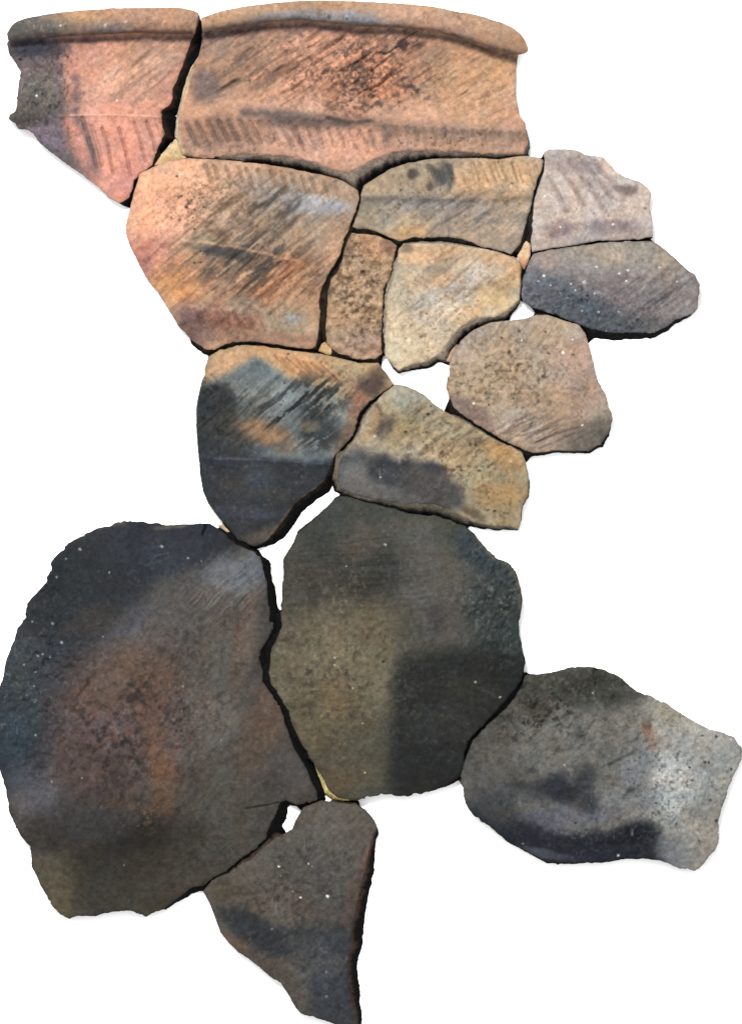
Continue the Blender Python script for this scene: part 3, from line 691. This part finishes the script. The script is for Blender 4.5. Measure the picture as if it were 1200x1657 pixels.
# ------------------------------------------------------------------ J
J_ = [(337,577),(354,567),(379,561),(402,559),(428,560),(459,566),(498,570),(515,572),(530,575),(541,577),(561,583),(583,587),(612,588),(623,602),(637,621),(617,636),(598,650),(583,665),(578,679),(573,702),(558,719),(541,738),(532,764),(518,784),(498,798),(476,815),(464,835),(447,857),(433,874),(416,884),(405,882),(385,874),(371,855),(354,838),(337,815),(328,795),(324,767),(320,733),(318,699),(317,662),(323,631),(331,602)]
sherd('body_sherd', 'two toned sherd, tan along the top and blue black below with an orange spot', 'sherd', J_, (172,148,116), [
    ('b',370,588,45,18,25,(200,158,122),.85), ('b',480,588,60,22,-20,(194,146,104),.85), ('b',550,620,60,40,0,(164,142,112),.7), ('b',585,660,26,40,20,(150,112,92),.8), ('b',560,700,18,40,15,(140,108,88),.8),
    ('p',[(318,632),(350,614),(385,598),(414,576),(440,592),(470,612),(520,630),(545,650),(556,690),(540,735),(556,760),(300,900),(290,700)],(110,118,119),.95,9),
    ('p',[(414,578),(430,586),(446,606),(470,622),(430,620),(380,612)],(84,94,97),.6,8),
    ('b',440,636,75,18,-8,(132,139,138),.85), ('b',410,610,34,18,-10,(112,121,123),.7), ('b',545,665,24,26,0,(150,154,144),.85), ('b',490,672,50,24,20,(98,106,104),.5),
    ('p',[(312,634),(330,622),(360,622),(384,642),(380,680),(400,700),(420,730),(440,745),(530,745),(560,740),(560,790),(470,830),(420,900),(300,860)],(48,52,55),.95,10),
    ('b',520,700,36,30,0,(50,54,56),.75), ('s',480,660,75,40,20,(40,44,48),.95,43,46,7,.52), ('s',370,660,70,50,10,(74,74,70),.6,43,40,6,.60), ('s',525,645,40,26,30,(36,42,46),.9,43,36,6,.5),
    ('b',385,690,45,30,0,(70,68,62),.5), ('b',428,700,42,20,-18,(136,108,82),.85), ('b',438,708,20,10,-15,(164,126,94),.9), ('b',408,690,16,9,0,(150,116,86),.7), ('b',455,722,22,12,0,(112,100,84),.7), ('b',420,730,20,10,0,(80,90,98),.7), ('b',500,690,16,10,0,(124,112,88),.7),
    ('p',[(318,745),(420,742),(480,748),(545,748),(520,790),(465,835),(420,890),(320,800)],(52,55,60),.92,8), ('b',345,748,26,8,0,(50,54,72),.5), ('l',[(350,742),(420,744),(480,748),(520,750)],2,(78,84,108),.7), ('b',420,772,26,18,0,(66,76,84),.6), ('b',372,780,22,16,0,(72,64,58),.5), ('b',440,800,40,12,0,(72,70,66),.4), ('b',425,868,36,12,20,(104,92,78),.6), ('b',400,830,50,8,-5,(64,68,82),.7),
    ('b',602,622,22,20,40,(78,66,62),.9), ('b',615,600,16,10,30,(110,88,70),.6), ('d',560,640,60,60,0,(112,84,62),.7,4,.65), ('l',[(575,690),(560,725),(530,775),(480,815),(430,875)],3,(118,100,84),.7), ('l',[(585,640),(566,670)],6,(140,88,72),.5),
    ('d',420,740,110,110,0,(104,104,100),.5,4,.70), ('d',340,680,40,80,0,(28,34,38),.7,6,.6), ('s',510,715,30,20,0,(142,146,146),.7,30,20,4,.62),
    ('f',[(387,614,2),(460,620,3),(466,573,3),(520,586,3),(530,640,2)],(70,58,48),.8)]
    + [('l',l,2.2,(216,160,118),.6) for l in scal([(450,572),(520,586)],7,26,24,4)] + [('l',l,2,(142,104,76),.7) for l in scal([(444,576),(516,590)],7,26,24,4)],
    [('prof',[(300,0),(640,6)],[555,600,640,690,730,745,760,800,890],[0,3,3,0,0,4,1,0,-3]), ('st',440,660,130,60,10,43,70,7,5), ('ridge',[(330,742),(420,743),(480,747),(540,752)],3,1.6)]
    + [('ridge',l,2.6,-2.5) for l in scal([(444,576),(516,590)],7,26,24,4)],
    walls=[(BLK,[(637,621,1,2),(617,636,5,3),(598,650,6,4),(583,665,7,4),(573,702,7,4),(558,719,7,5),(541,738,8,8),(532,764,10,14),(518,784,14,12),(498,798,12,12),(476,815,12,14),(464,835,12,14),(447,857,14,12),(433,874,10,8),(416,884,2,3)])],
    seed=1000, dome=9, lip_rgb=(44,40,37))

# ------------------------------------------------------------------ K
K_ = [(639,621),(656,624),(673,632),(690,642),(704,656),(724,668),(747,679),(775,696),(803,713),(826,723),(843,731),(850,747),(856,775),(853,801),(844,821),(842,843),(840,855),(826,852),(798,852),(775,848),(752,838),(730,825),(701,816),(673,815),(648,815),(622,811),(599,807),(571,800),(551,791),(546,775),(547,758),(554,736),(571,714),(581,699),(588,676),(602,656),(619,637)]
sherd('body_sherd', 'buff sherd with a charcoal stain across its lower left', 'sherd', K_, (172,157,132), [
    ('b',665,650,46,26,-25,(168,168,154),.85), ('b',640,690,30,34,20,(176,150,104),.6), ('b',730,710,70,32,-30,(164,142,108),.8), ('b',805,785,60,60,0,(152,136,106),.85), ('b',812,735,40,18,-30,(188,150,102),.85), ('b',700,680,60,14,-30,(158,152,134),.6), ('b',610,705,30,12,40,(186,176,152),.6), ('b',815,800,36,20,0,(180,146,102),.7), ('b',760,760,40,26,0,(180,166,134),.7),
    ('b',622,692,22,14,50,(96,86,74),.9), ('l',[(612,660),(606,690),(590,712)],5,(176,132,86),.7), ('l',[(610,655),(618,672)],4,(100,84,70),.8),
    ('p',[(536,740),(575,722),(610,732),(640,742),(680,745),(715,752),(722,764),(742,780),(750,800),(748,824),(700,830),(560,812),(536,790)],(84,85,86),.95,12),
    ('b',572,772,22,26,0,(114,114,112),.85), ('b',610,795,55,12,-8,(104,103,100),.8), ('p',[(588,758),(612,736),(630,738),(640,748),(660,738),(668,745),(655,770),(660,785),(640,788),(600,776)],(58,60,66),.75,9), ('b',700,758,22,9,-20,(62,64,70),.85), ('b',690,785,50,24,-20,(74,74,74),.8), ('l',[(648,740),(646,748)],2.4,(170,168,160),.8), ('b',765,830,20,7,-30,(104,88,68),.8),
    ('d',720,720,110,70,0,(84,66,50),.85,5,.66), ('s',720,700,90,40,-20,(124,104,80),.7,35,30,5,.60), ('d',800,800,60,60,0,(128,94,58),.8,5,.67), ('d',640,780,90,40,0,(126,126,124),.4,4,.70),
    ('f',[(692,670,3.4),(697,657,2.4),(769,720,3.4),(656,699,3.4),(775,762,3.2),(799,827,3.6),(789,825,3),(810,749,2),(690,700,3)],(62,52,42),.85), ('f',[(606,706,2.4),(826,747,2),(615,772,2)],(226,222,210),.9), ('l',[(614,758),(616,774)],1.1,(140,140,140),.5)],
    [('st',720,700,120,55,-20,38,60,8,3.2), ('ridge',[(560,735),(640,744),(720,752),(800,742),(850,748)],10,4)],
    walls=[((26,25,25),[(554,736,-3,0),(547,758,-5,2),(546,775,-10,6),(551,791,-10,4),(571,800,-2,3),(599,807,0,4),(648,815,0,9),(673,815,0,14),(701,816,0,14),(730,825,2,15),(752,838,2,11),(775,848,0,7),(798,852,0,6),(826,852,0,6),(840,855,1,3)]), (BLK,[(842,843,2,1),(844,821,2,1),(853,801,3,1),(856,775,1,0)])],
    seed=1100, gain=0.97, dome=8, lip_rgb=(120,112,98), lip_t=.8)

# ------------------------------------------------------------------ L
L_ = [(-2,1117),(6,1092),(11,1066),(20,1044),(28,1021),(40,1001),(45,976),(60,959),(75,942),(75,932),(82,922),(82,908),(99,891),(116,875),(139,864),(159,854),(181,850),(196,843),(210,843),(235,845),(272,850),(306,847),(340,847),(351,854),(368,865),(379,878),(396,887),(413,892),(422,902),(426,925),(432,942),(433,967),(437,996),(440,1018),(433,1035),(422,1052),(420,1067),(425,1083),(425,1103),(439,1123),(453,1143),(464,1177),(475,1211),(490,1234),(501,1256),(512,1282),(514,1294),(501,1299),(478,1302),(461,1294),(453,1299),(444,1321),(432,1347),(430,1358),(407,1378),(388,1392),(368,1409),(345,1420),(330,1432),(311,1437),(283,1457),(263,1472),(235,1483),(212,1474),(198,1474),(176,1476),(156,1483),(127,1482),(113,1487),(99,1480),(85,1467),(76,1449),(65,1432),(60,1418),(52,1404),(50,1370),(34,1353),(25,1333),(16,1316),(11,1285),(6,1262),(-1,1242),(-4,1200),(-4,1150)]
sherd('base_sherd', 'largest sherd, blackened with a rusty brown patch in the middle', 'sherd', L_, (74,69,64), [
    ('p',[(-20,1260),(-20,1050),(70,900),(180,820),(360,830),(400,880),(330,930),(260,960),(190,1010),(150,1060),(120,1130),(95,1200),(80,1260),(50,1290)],(40,45,54),.97,30),
    ('b',110,960,70,90,-35,(40,45,47),.7), ('b',40,1150,50,90,-10,(52,62,68),.85), ('b',20,1210,26,60,0,(46,62,72),.7), ('b',60,1280,46,50,15,(88,87,94),.8), ('b',30,1060,34,50,20,(66,72,76),.6), ('b',100,1180,26,60,10,(64,64,78),.6),
    ('b',225,1010,60,26,30,(76,79,88),.85), ('b',160,1000,50,24,20,(66,60,54),.6), ('b',180,1080,40,30,30,(66,68,74),.7), ('b',300,960,70,36,15,(82,80,76),.7), ('b',385,930,60,34,10,(100,105,112),.95), ('b',320,985,50,30,20,(84,74,68),.6), ('b',265,900,60,26,10,(48,54,64),.6),
    ('b',215,1160,115,105,15,(92,74,67),.92,.45), ('b',285,1010,60,40,30,(86,81,77),.7), ('b',200,1090,70,40,35,(92,78,70),.75), ('b',240,1090,50,30,-20,(102,80,64),.7), ('b',195,1210,80,50,0,(80,66,64),.8), ('b',215,1240,40,24,0,(66,64,62),.8),
    ('b',140,1240,46,50,20,(80,66,62),.8), ('b',180,1190,40,26,0,(88,78,78),.6),
    ('b',268,1240,26,46,15,(112,76,54),.75), ('b',250,1180,20,60,20,(102,74,60),.6), ('l',[(180,1296),(205,1308),(235,1308),(265,1312)],7,(120,86,60),.7), ('b',265,1300,22,22,0,(104,72,46),.7),
    ('b',350,1100,50,90,0,(96,92,84),.75), ('b',340,1180,50,60,0,(96,90,82),.8), ('b',395,1040,16,80,-10,(112,84,68),.7), ('b',425,1170,30,80,-20,(98,78,64),.75), ('b',470,1255,30,34,0,(80,76,74),.7), ('b',400,1040,14,60,-10,(90,94,92),.4), ('b',290,1210,18,60,15,(92,88,88),.5),
    ('b',350,1300,90,60,20,(80,75,68),.7), ('b',190,1370,120,60,0,(32,30,27),.9), ('b',150,1330,70,40,0,(66,66,66),.7), ('b',90,1440,46,60,-20,(88,80,60),.85), ('b',240,1420,90,50,0,(62,57,48),.8), ('b',260,1470,80,16,10,(66,60,44),.7), ('b',170,1430,50,50,0,(60,58,50),.7), ('b',330,1380,80,40,25,(74,70,62),.6),
    ('b',235,1100,50,34,30,(104,80,64),.5), ('d',212,1170,90,110,0,(104,70,56),.7,14,.55), ('d',200,1180,110,110,0,(50,40,42),.9,9,.56), ('d',300,1150,40,70,0,(48,42,46),.8,6,.58), ('d',210,1150,130,120,0,(124,112,110),.5,6,.66), ('s',260,1170,60,120,0,(108,84,68),.4,70,40,8,.62), ('d',350,1100,110,160,0,(60,56,52),.6,5,.62), ('d',45,1120,60,110,0,(130,136,138),.5,4,.72), ('d',70,1000,60,80,30,(100,102,100),.4,4,.73), ('d',230,1310,70,30,0,(134,102,70),.7,5,.64),
    ('d',250,1380,240,110,0,(48,46,40),.6,7,.62), ('d',300,1050,260,200,0,(116,112,106),.3,4,.70), ('l',[(228,912),(240,916),(252,900),(274,894),(274,902),(240,914)],1.3,(76,82,88),.55), ('l',[(333,850),(328,865)],1.8,(14,14,16),.95), ('l',[(398,1308),(430,1304),(452,1299)],1.4,(40,38,34),.9),
    ('s',355,960,60,30,0,(140,140,140),.35,45,40,3,.66),
    ('l',[(200,845),(160,853)],4,(100,88,70),.6), ('l',[(250,856),(300,850)],3,(110,104,80),.6),
    ('f',[(262,884,3.2),(101,1040,3),(130,889,3),(107,904,2),(86,1009,3),(62,1061,2.4),(70,1058,2),(39,1076,2.6),(58,1087,2),(85,1264,2.6),(134,1258,2.2),(59,1189,2.2),(297,1110,2.2),(168,1030,1.8),(53,1006,2),(82,1063,2.4),(305,903,2.4),(326,908,2),(92,934,2),(178,926,1.8),(201,1399,1.8),(56,1110,1.8),(358,1197,2)],(170,172,174),.8)],
    [('st',220,1160,170,150,0,60,16,10,3.5), ('b',215,1160,150,140,0,5), ('st',60,1100,70,160,0,80,8,6,3), ('st',380,950,80,50,0,42,60,4,2), ('ridge',[(398,1308),(430,1304),(452,1299)],1.6,-2), ('ridge',[(333,850),(328,865)],1.8,-4)],
    walls=[(BLK,[(368,865,2,-1),(396,887,2,-2),(413,892,6,0),(422,902,16,6),(426,925,13,8),(433,967,15,6),(437,996,14,6),(440,1018,13,6),(433,1035,10,9),(422,1052,12,6),(420,1067,14,6),(425,1103,8,6),(439,1123,6,4),(453,1143,8,3),(475,1211,14,4),(490,1234,15,4),(501,1256,16,3),(512,1282,14,4),(514,1294,6,4),(478,1302,2,4),(461,1294,6,10),(453,1299,14,8),(444,1321,16,8),(432,1347,14,8),(407,1378,6,6),(368,1409,4,5),(330,1432,3,9),(311,1437,3,9),(283,1457,3,5),(263,1472,2,2)])],
    seed=1200, dome=30, dome_r=105, mat=M_DARK, jit=1.2)

# ------------------------------------------------------------------ M
M_ = [(545,802),(562,803),(571,806),(588,812),(639,823),(662,831),(701,834),(730,842),(752,852),(767,863),(781,882),(801,902),(821,910),(835,925),(840,944),(845,967),(843,990),(839,1007),(840,1029),(846,1055),(850,1072),(846,1091),(835,1113),(818,1133),(795,1159),(772,1182),(758,1196),(750,1218),(750,1241),(743,1256),(721,1271),(693,1281),(670,1286),(648,1289),(634,1285),(602,1289),(580,1294),(565,1294),(544,1290),(532,1279),(522,1259),(511,1242),(503,1228),(485,1199),(471,1168),(464,1146),(450,1125),(439,1109),(436,1089),(437,1067),(441,1047),(449,1033),(455,1015),(455,990),(456,962),(458,928),(458,905),(470,885),(481,862),(495,851),(515,834),(529,820)]
sherd('base_sherd', 'large dark olive brown sherd in the middle with a squared blackish patch', 'sherd', M_, (65,66,57), [
    ('b',560,840,110,40,0,(54,58,55),.85), ('b',650,870,60,30,0,(78,76,70),.6), ('b',590,930,100,55,0,(40,41,37),.85), ('b',520,910,50,50,0,(46,48,45),.6), ('b',580,875,36,30,20,(84,72,60),.45), ('b',520,960,60,50,0,(70,63,54),.5),
    ('b',540,1090,115,100,0,(106,96,74),.85), ('b',600,1010,70,40,0,(88,78,60),.7), ('b',520,1170,80,50,10,(86,78,56),.7), ('b',590,1050,40,60,0,(102,92,70),.6), ('b',540,1120,24,40,0,(106,90,66),.7), ('b',570,1230,60,60,0,(78,72,58),.8), ('b',545,1265,26,26,0,(88,70,48),.6),
    ('b',720,960,70,70,0,(82,80,75),.8), ('b',670,960,26,16,0,(92,90,86),.6), ('b',740,1020,50,26,0,(78,72,66),.7), ('b',685,900,26,50,-10,(80,77,72),.5), ('b',805,980,50,90,0,(46,54,54),.9), ('b',770,890,40,24,-40,(44,56,64),.8), ('b',705,1000,14,30,0,(60,60,58),.7), ('b',835,1070,20,36,0,(48,58,60),.7),
    ('p',[(632,1300),(630,1200),(632,1110),(642,1078),(662,1058),(720,1052),(800,1045),(860,1060),(860,1120),(760,1200),(750,1300)],(34,36,35),.9,17),
    ('b',720,1170,40,30,0,(48,50,50),.6), ('b',765,1120,40,26,-20,(52,50,44),.6), ('b',700,1240,50,40,0,(36,38,38),.6), ('l',[(756,1104),(800,1128)],2,(80,80,76),.3),
    ('d',540,1090,130,160,0,(62,56,46),.75,7,.60), ('d',540,1090,130,160,0,(128,118,96),.5,5,.68), ('s',600,920,130,70,0,(78,77,72),.3,4,60,3,.60), ('d',805,950,50,90,0,(116,124,122),.6,5,.67), ('d',640,950,190,130,0,(104,100,92),.4,4,.70), ('d',720,1180,110,110,0,(78,80,80),.3,6,.66),
    ('l',[(767,866),(790,894),(822,914),(838,940),(842,985)],3,(92,84,70),.8),
    ('l',[(614,1026),(620,1038),(624,1030)],1.2,(56,50,42),.7), ('f',[(620,1070,3.4)],(38,34,28),.9), ('f',[(541,1064,2.4),(542,1076,2.2),(768,1103,2.4),(808,1128,2.4),(590,1250,2),(571,1113,2),(623,881,2.8),(560,916,1.8),(509,1061,1.8),(586,1170,2)],(180,176,160),.85)],
    [('st',600,930,140,80,0,4,70,5,1.4), ('st',800,960,60,100,0,60,8,6,3.4), ('st',540,1100,120,150,0,50,14,9,2.2)],
    walls=[((22,21,20),[(529,820,-1,1),(495,851,-2,-2),(481,862,-2,0)]), (BLK,[(846,1091,1,3),(835,1113,2,3),(795,1159,3,3),(758,1196,3,3),(750,1218,3,2),(748,1245,2,5),(743,1256,1,5),(721,1271,1,3),(693,1281,0,2)]), (BLK,[(455,990,-1,0),(457,1015,-2,0),(444,1047,-2,0),(438,1089,-1,0),(475,1168,-3,0),(507,1228,-4,2)]), ((255,222,150),[(511,1242,-2,1),(522,1259,-8,3),(532,1279,-11,5),(544,1290,-6,8),(565,1294,0,6)]), ((140,110,64),[(565,1294,0,4),(580,1294,0,1)])],
    seed=1300, gain=1.08, dome=27, dome_r=105, mat=M_DARK, jit=1.0)

# ------------------------------------------------------------------ N
N_ = [(850,1091),(879,1090),(901,1087),(918,1080),(941,1078),(961,1080),(981,1085),(1003,1096),(1016,1109),(1029,1120),(1051,1125),(1072,1136),(1091,1147),(1109,1160),(1131,1172),(1152,1181),(1176,1187),(1189,1195),(1199,1211),(1200,1229),(1192,1243),(1179,1272),(1171,1296),(1165,1315),(1160,1333),(1163,1363),(1155,1376),(1141,1395),(1128,1408),(1112,1408),(1091,1403),(1067,1392),(1040,1389),(1005,1389),(981,1395),(955,1395),(928,1397),(901,1396),(885,1395),(877,1391),(856,1379),(839,1370),(814,1356),(791,1336),(765,1319),(753,1301),(748,1278),(746,1256),(752,1230),(761,1207),(778,1185),(798,1165),(817,1148),(834,1128),(846,1105)]
sherd('body_sherd', 'mottled grey sherd at the lower right with a pale right end and navy foot', 'sherd', N_, (108,107,102), [
    ('p',[(830,1070),(1040,1060),(1050,1130),(1010,1145),(940,1150),(860,1175),(800,1200),(740,1240),(740,1150)],(74,72,66),.9,18), ('b',900,1110,60,30,0,(66,66,58),.8), ('b',960,1120,50,30,0,(52,54,48),.8), ('b',870,1150,30,20,0,(58,56,48),.6), ('b',800,1200,60,60,30,(80,78,72),.7),
    ('b',890,1190,50,36,20,(102,100,92),.85), ('b',960,1190,60,50,0,(108,106,100),.7), ('b',800,1260,50,50,0,(84,82,78),.8),
    ('p',[(1050,1120),(1090,1130),(1220,1190),(1210,1260),(1180,1420),(1110,1420),(1070,1350),(1046,1330),(1050,1240),(1040,1170)],(154,154,148),.93,14), ('b',1085,1270,34,50,0,(192,192,187),.85), ('b',1140,1230,50,40,-20,(158,158,154),.6), ('b',1150,1340,30,60,0,(146,140,132),.7), ('b',1030,1260,30,60,0,(134,136,138),.7), ('b',1000,1290,60,20,0,(126,128,130),.6), ('b',1120,1380,40,26,0,(134,128,120),.7), ('b',1080,1390,30,16,-20,(120,122,126),.6), ('b',1070,1150,30,14,-25,(140,136,118),.6),  # pale right end; its brightest blob is a painted highlight
    ('p',[(730,1290),(780,1310),(850,1320),(930,1345),(985,1345),(1020,1330),(1045,1328),(1066,1344),(1062,1370),(1075,1398),(960,1420),(860,1420),(760,1340)],(29,34,45),.93,13),
    ('b',930,1320,60,22,10,(108,110,120),.85), ('b',880,1320,40,14,0,(80,82,92),.7), ('b',850,1280,50,18,0,(72,72,74),.7), ('b',800,1310,44,22,-30,(62,64,66),.8), ('b',1020,1350,40,14,15,(26,30,40),.9), ('b',1085,1370,24,20,-40,(112,114,120),.6), ('b',870,1380,50,8,-10,(96,100,110),.5),
    ('p',[(815,1266),(860,1272),(890,1256),(910,1250),(925,1262),(936,1240),(946,1232),(958,1236),(962,1270),(970,1306),(955,1316),(935,1306),(900,1298),(870,1284)],(50,55,60),.9,14), ('b',905,1278,26,18,-30,(38,43,52),.85),
    ('b',938,1188,10,12,0,(72,70,64),.8), ('b',1049,1190,9,20,15,(128,92,74),.85), ('b',1058,1200,16,16,0,(156,138,126),.5), ('b',1046,1170,8,10,0,(90,82,72),.7),
    ('l',[(985,1235),(1000,1228),(1010,1222),(1024,1216)],3.5,(58,58,56),.85), ('l',[(1008,1288),(1020,1276)],4,(70,72,72),.85), ('l',[(970,1217),(976,1222)],3,(64,64,60),.8),
    ('d',900,1150,120,60,0,(126,122,110),.6,5,.65), ('d',880,1150,130,60,0,(34,34,30),.8,6,.63), ('d',1040,1240,90,110,0,(84,84,82),.75,5,.66), ('d',1110,1260,90,130,0,(98,98,94),.75,6,.68), ('d',950,1260,180,120,0,(70,70,70),.5,5,.66), ('d',830,1270,90,70,0,(48,50,52),.6,7,.62), ('d',1000,1330,180,60,0,(150,152,156),.35,4,.71),
    ('f',[(1060,1299,2.6),(1139,1233,3.4),(1145,1234,3),(1136,1190,3),(1158,1192,3),(1093,1332,2.6),(1158,1328,4),(1182,1245,3),(947,1342,2.8),(930,1331,2.8),(963,1325,2.6),(1148,1294,3),(1088,1306,2),(1114,1241,3),(1118,1262,3.2),(1130,1360,2.8)],(56,54,50),.85), ('f',[(912,1237,2.4),(845,1365,2),(1000,1384,3),(1181,1197,2.4),(958,1121,2)],(214,214,208),.9), ('l',[(1022,1342),(1020,1352)],1.6,(120,126,136),.8)],
    [('chip',[(955,1082),(985,1076),(1022,1100),(1040,1124),(1005,1116),(960,1112)],7), ('st',900,1150,130,70,0,50,10,8,4), ('st',1050,1260,130,120,0,70,9,7,2.4), ('b',1000,1240,110,90,0,4)],
    walls=[((24,24,24),[(814,1356,-1,2),(856,1379,-1,3),(885,1395,0,3),(955,1395,0,2),(1040,1389,0,2)])],
    seed=1400, dome=24, dome_r=85, mat=M_DARK, jit=1.0)

# ------------------------------------------------------------------ O
O_ = [(490,1308),(507,1300),(521,1295),(549,1299),(575,1302),(592,1310),(606,1327),(610,1340),(602,1361),(595,1386),(589,1413),(582,1445),(576,1470),(569,1498),(568,1532),(562,1561),(564,1600),(568,1623),(575,1646),(579,1664),(560,1666),(537,1656),(520,1650),(505,1646),(486,1640),(474,1626),(466,1609),(454,1592),(437,1580),(420,1566),(403,1552),(386,1541),(369,1524),(357,1510),(351,1493),(344,1473),(335,1453),(328,1443),(347,1422),(371,1413),(390,1397),(405,1392),(422,1375),(439,1361),(456,1351),(473,1341),(478,1327)]
sherd('body_sherd', 'dark triangular sherd pointing down at the bottom, white specks on it', 'sherd', O_, (82,77,70), [
    ('b',550,1340,60,40,0,(88,82,74),.8), ('b',420,1430,60,40,20,(86,78,68),.7), ('b',510,1420,70,50,0,(76,73,70),.7), ('b',470,1470,50,24,0,(88,78,70),.6), ('b',360,1440,22,18,0,(66,60,46),.7),
    ('p',[(352,1468),(400,1470),(430,1488),(470,1504),(520,1500),(560,1490),(580,1480),(575,1680),(540,1680),(500,1620),(500,1570),(460,1545),(420,1535),(370,1510)],(52,55,58),.93,11),
    ('b',410,1500,50,18,-30,(44,48,52),.85), ('b',450,1530,40,14,-10,(46,49,52),.8), ('b',540,1580,40,70,0,(54,58,66),.6), ('b',495,1530,30,16,0,(72,74,74),.6), ('b',520,1560,40,20,0,(74,76,78),.6),
    ('b',578,1430,12,46,-14,(84,66,60),.6), ('b',562,1480,12,26,-10,(76,60,54),.6), ('b',594,1380,5,20,-15,(118,88,64),.7), ('b',425,1555,40,12,-38,(80,66,60),.6), ('b',478,1605,14,30,25,(76,64,56),.6), ('b',545,1640,40,20,0,(52,54,58),.7), ('b',380,1525,26,8,-40,(88,70,60),.7),
    ('d',490,1400,130,110,0,(58,54,48),.7,6,.62), ('d',490,1480,130,180,0,(112,106,98),.4,4,.69), ('d',450,1455,60,24,0,(50,42,38),.8,5,.62), ('d',520,1560,90,110,0,(38,40,44),.6,6,.62),
    ('f',[(451,1402,2.2),(530,1450,3.2),(486,1452,2.4),(499,1397,1.5)],(236,236,230),1.0), ('f',[(505,1402,1.6),(474,1442,1.6),(454,1417,1.5)],(150,148,140),.9), ('f',[(528,1612,3),(527,1572,2.4),(440,1503,2)],(120,122,124),.8), ('l',[(560,1316),(566,1332),(574,1322)],2,(64,60,54),.5)],
    [('st',480,1450,120,100,0,60,14,9,2.6), ('ridge',[(560,1314),(568,1332),(580,1320)],4,-1.6)],
    walls=[((30,27,25),[(606,1327,2,4),(610,1340,2,8),(602,1361,6,8),(595,1386,11,6),(589,1413,15,4),(582,1445,15,4),(576,1470,17,2),(569,1498,20,0),(568,1532,18,0),(562,1561,16,2),(564,1600,18,0),(575,1646,10,0),(579,1664,6,0)]), (BLK,[(347,1422,-1,-2),(390,1397,-2,-3),(422,1375,-3,-3),(456,1351,-1,-1)])],
    seed=1500, gain=1.06, dome=9, dome_r=45, mat=M_DARK, lip_rgb=(70,58,50))

# ------------------------------------------------------------------ slivers of cream backing seen in the gaps, built as raised pieces
CH = 'small slivers of cream backing showing in the gaps'
sherd('backing_sliver', 'small sliver of cream backing in the gap between the salmon sherd and the narrow speckled one', 'chip', [(515,568),(520,556),(528,552),(540,564),(545,575),(530,574)], (206,166,120),  # category 'chip' here and below means raised slivers of backing
    [('b',528,568,10,6,0,(220,180,130),.7)], [], seed=1600, dome=1, thick=14, jit=.5, edge_rgb=(170,136,96), group=CH)
sherd('backing_sliver', 'cream backing filling the corner between both rim sherds and the salmon sherd', 'chip', [(248,268),(256,254),(272,238),(284,224),(290,232),(294,248),(304,257),(284,262),(266,268)], (230,198,150),
    [('b',275,258,16,5,0,(214,176,126),.7)], [], seed=2000, dome=1, thick=15, jit=.5, edge_rgb=(200,170,126), group=CH)
sherd('backing_sliver', 'small sliver of cream backing in the gap left of the pinkish grey furrowed sherd', 'chip', [(836,414),(843,400),(852,388),(858,396),(858,412),(855,420),(849,436),(843,432)], (222,190,158),
    [('b',847,428,8,10,0,(196,146,104),.9)], [], seed=1700, dome=1, thick=13, jit=.5, edge_rgb=(170,136,96), group=CH)
sherd('backing_sliver', 'tiny pinkish sliver of backing touching the left side of the rounded brown sherd', 'chip', [(716,578),(733,563),(740,556),(738,572),(730,586),(720,584)], (196,160,136),
    [], [], seed=1800, dome=1, thick=9, jit=.5, edge_rgb=(150,116,96), group=CH)
sherd('backing_sliver', 'thin sliver of cream backing above the upper right edge of the largest blackened sherd', 'chip', [(352,850),(362,848),(372,858),(384,872),(378,874),(364,862)], (214,190,154),
    [], [], seed=1900, dome=1, thick=10, jit=.4, edge_rgb=(160,130,96), group=CH)
RIMS = {100: RIM_A, 200: RIM_B}
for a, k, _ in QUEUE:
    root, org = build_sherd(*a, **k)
    if k['seed'] in RIMS:
        rim_roll(root, org, *RIMS[k['seed']])
print("face vertices", COUNT['v'])
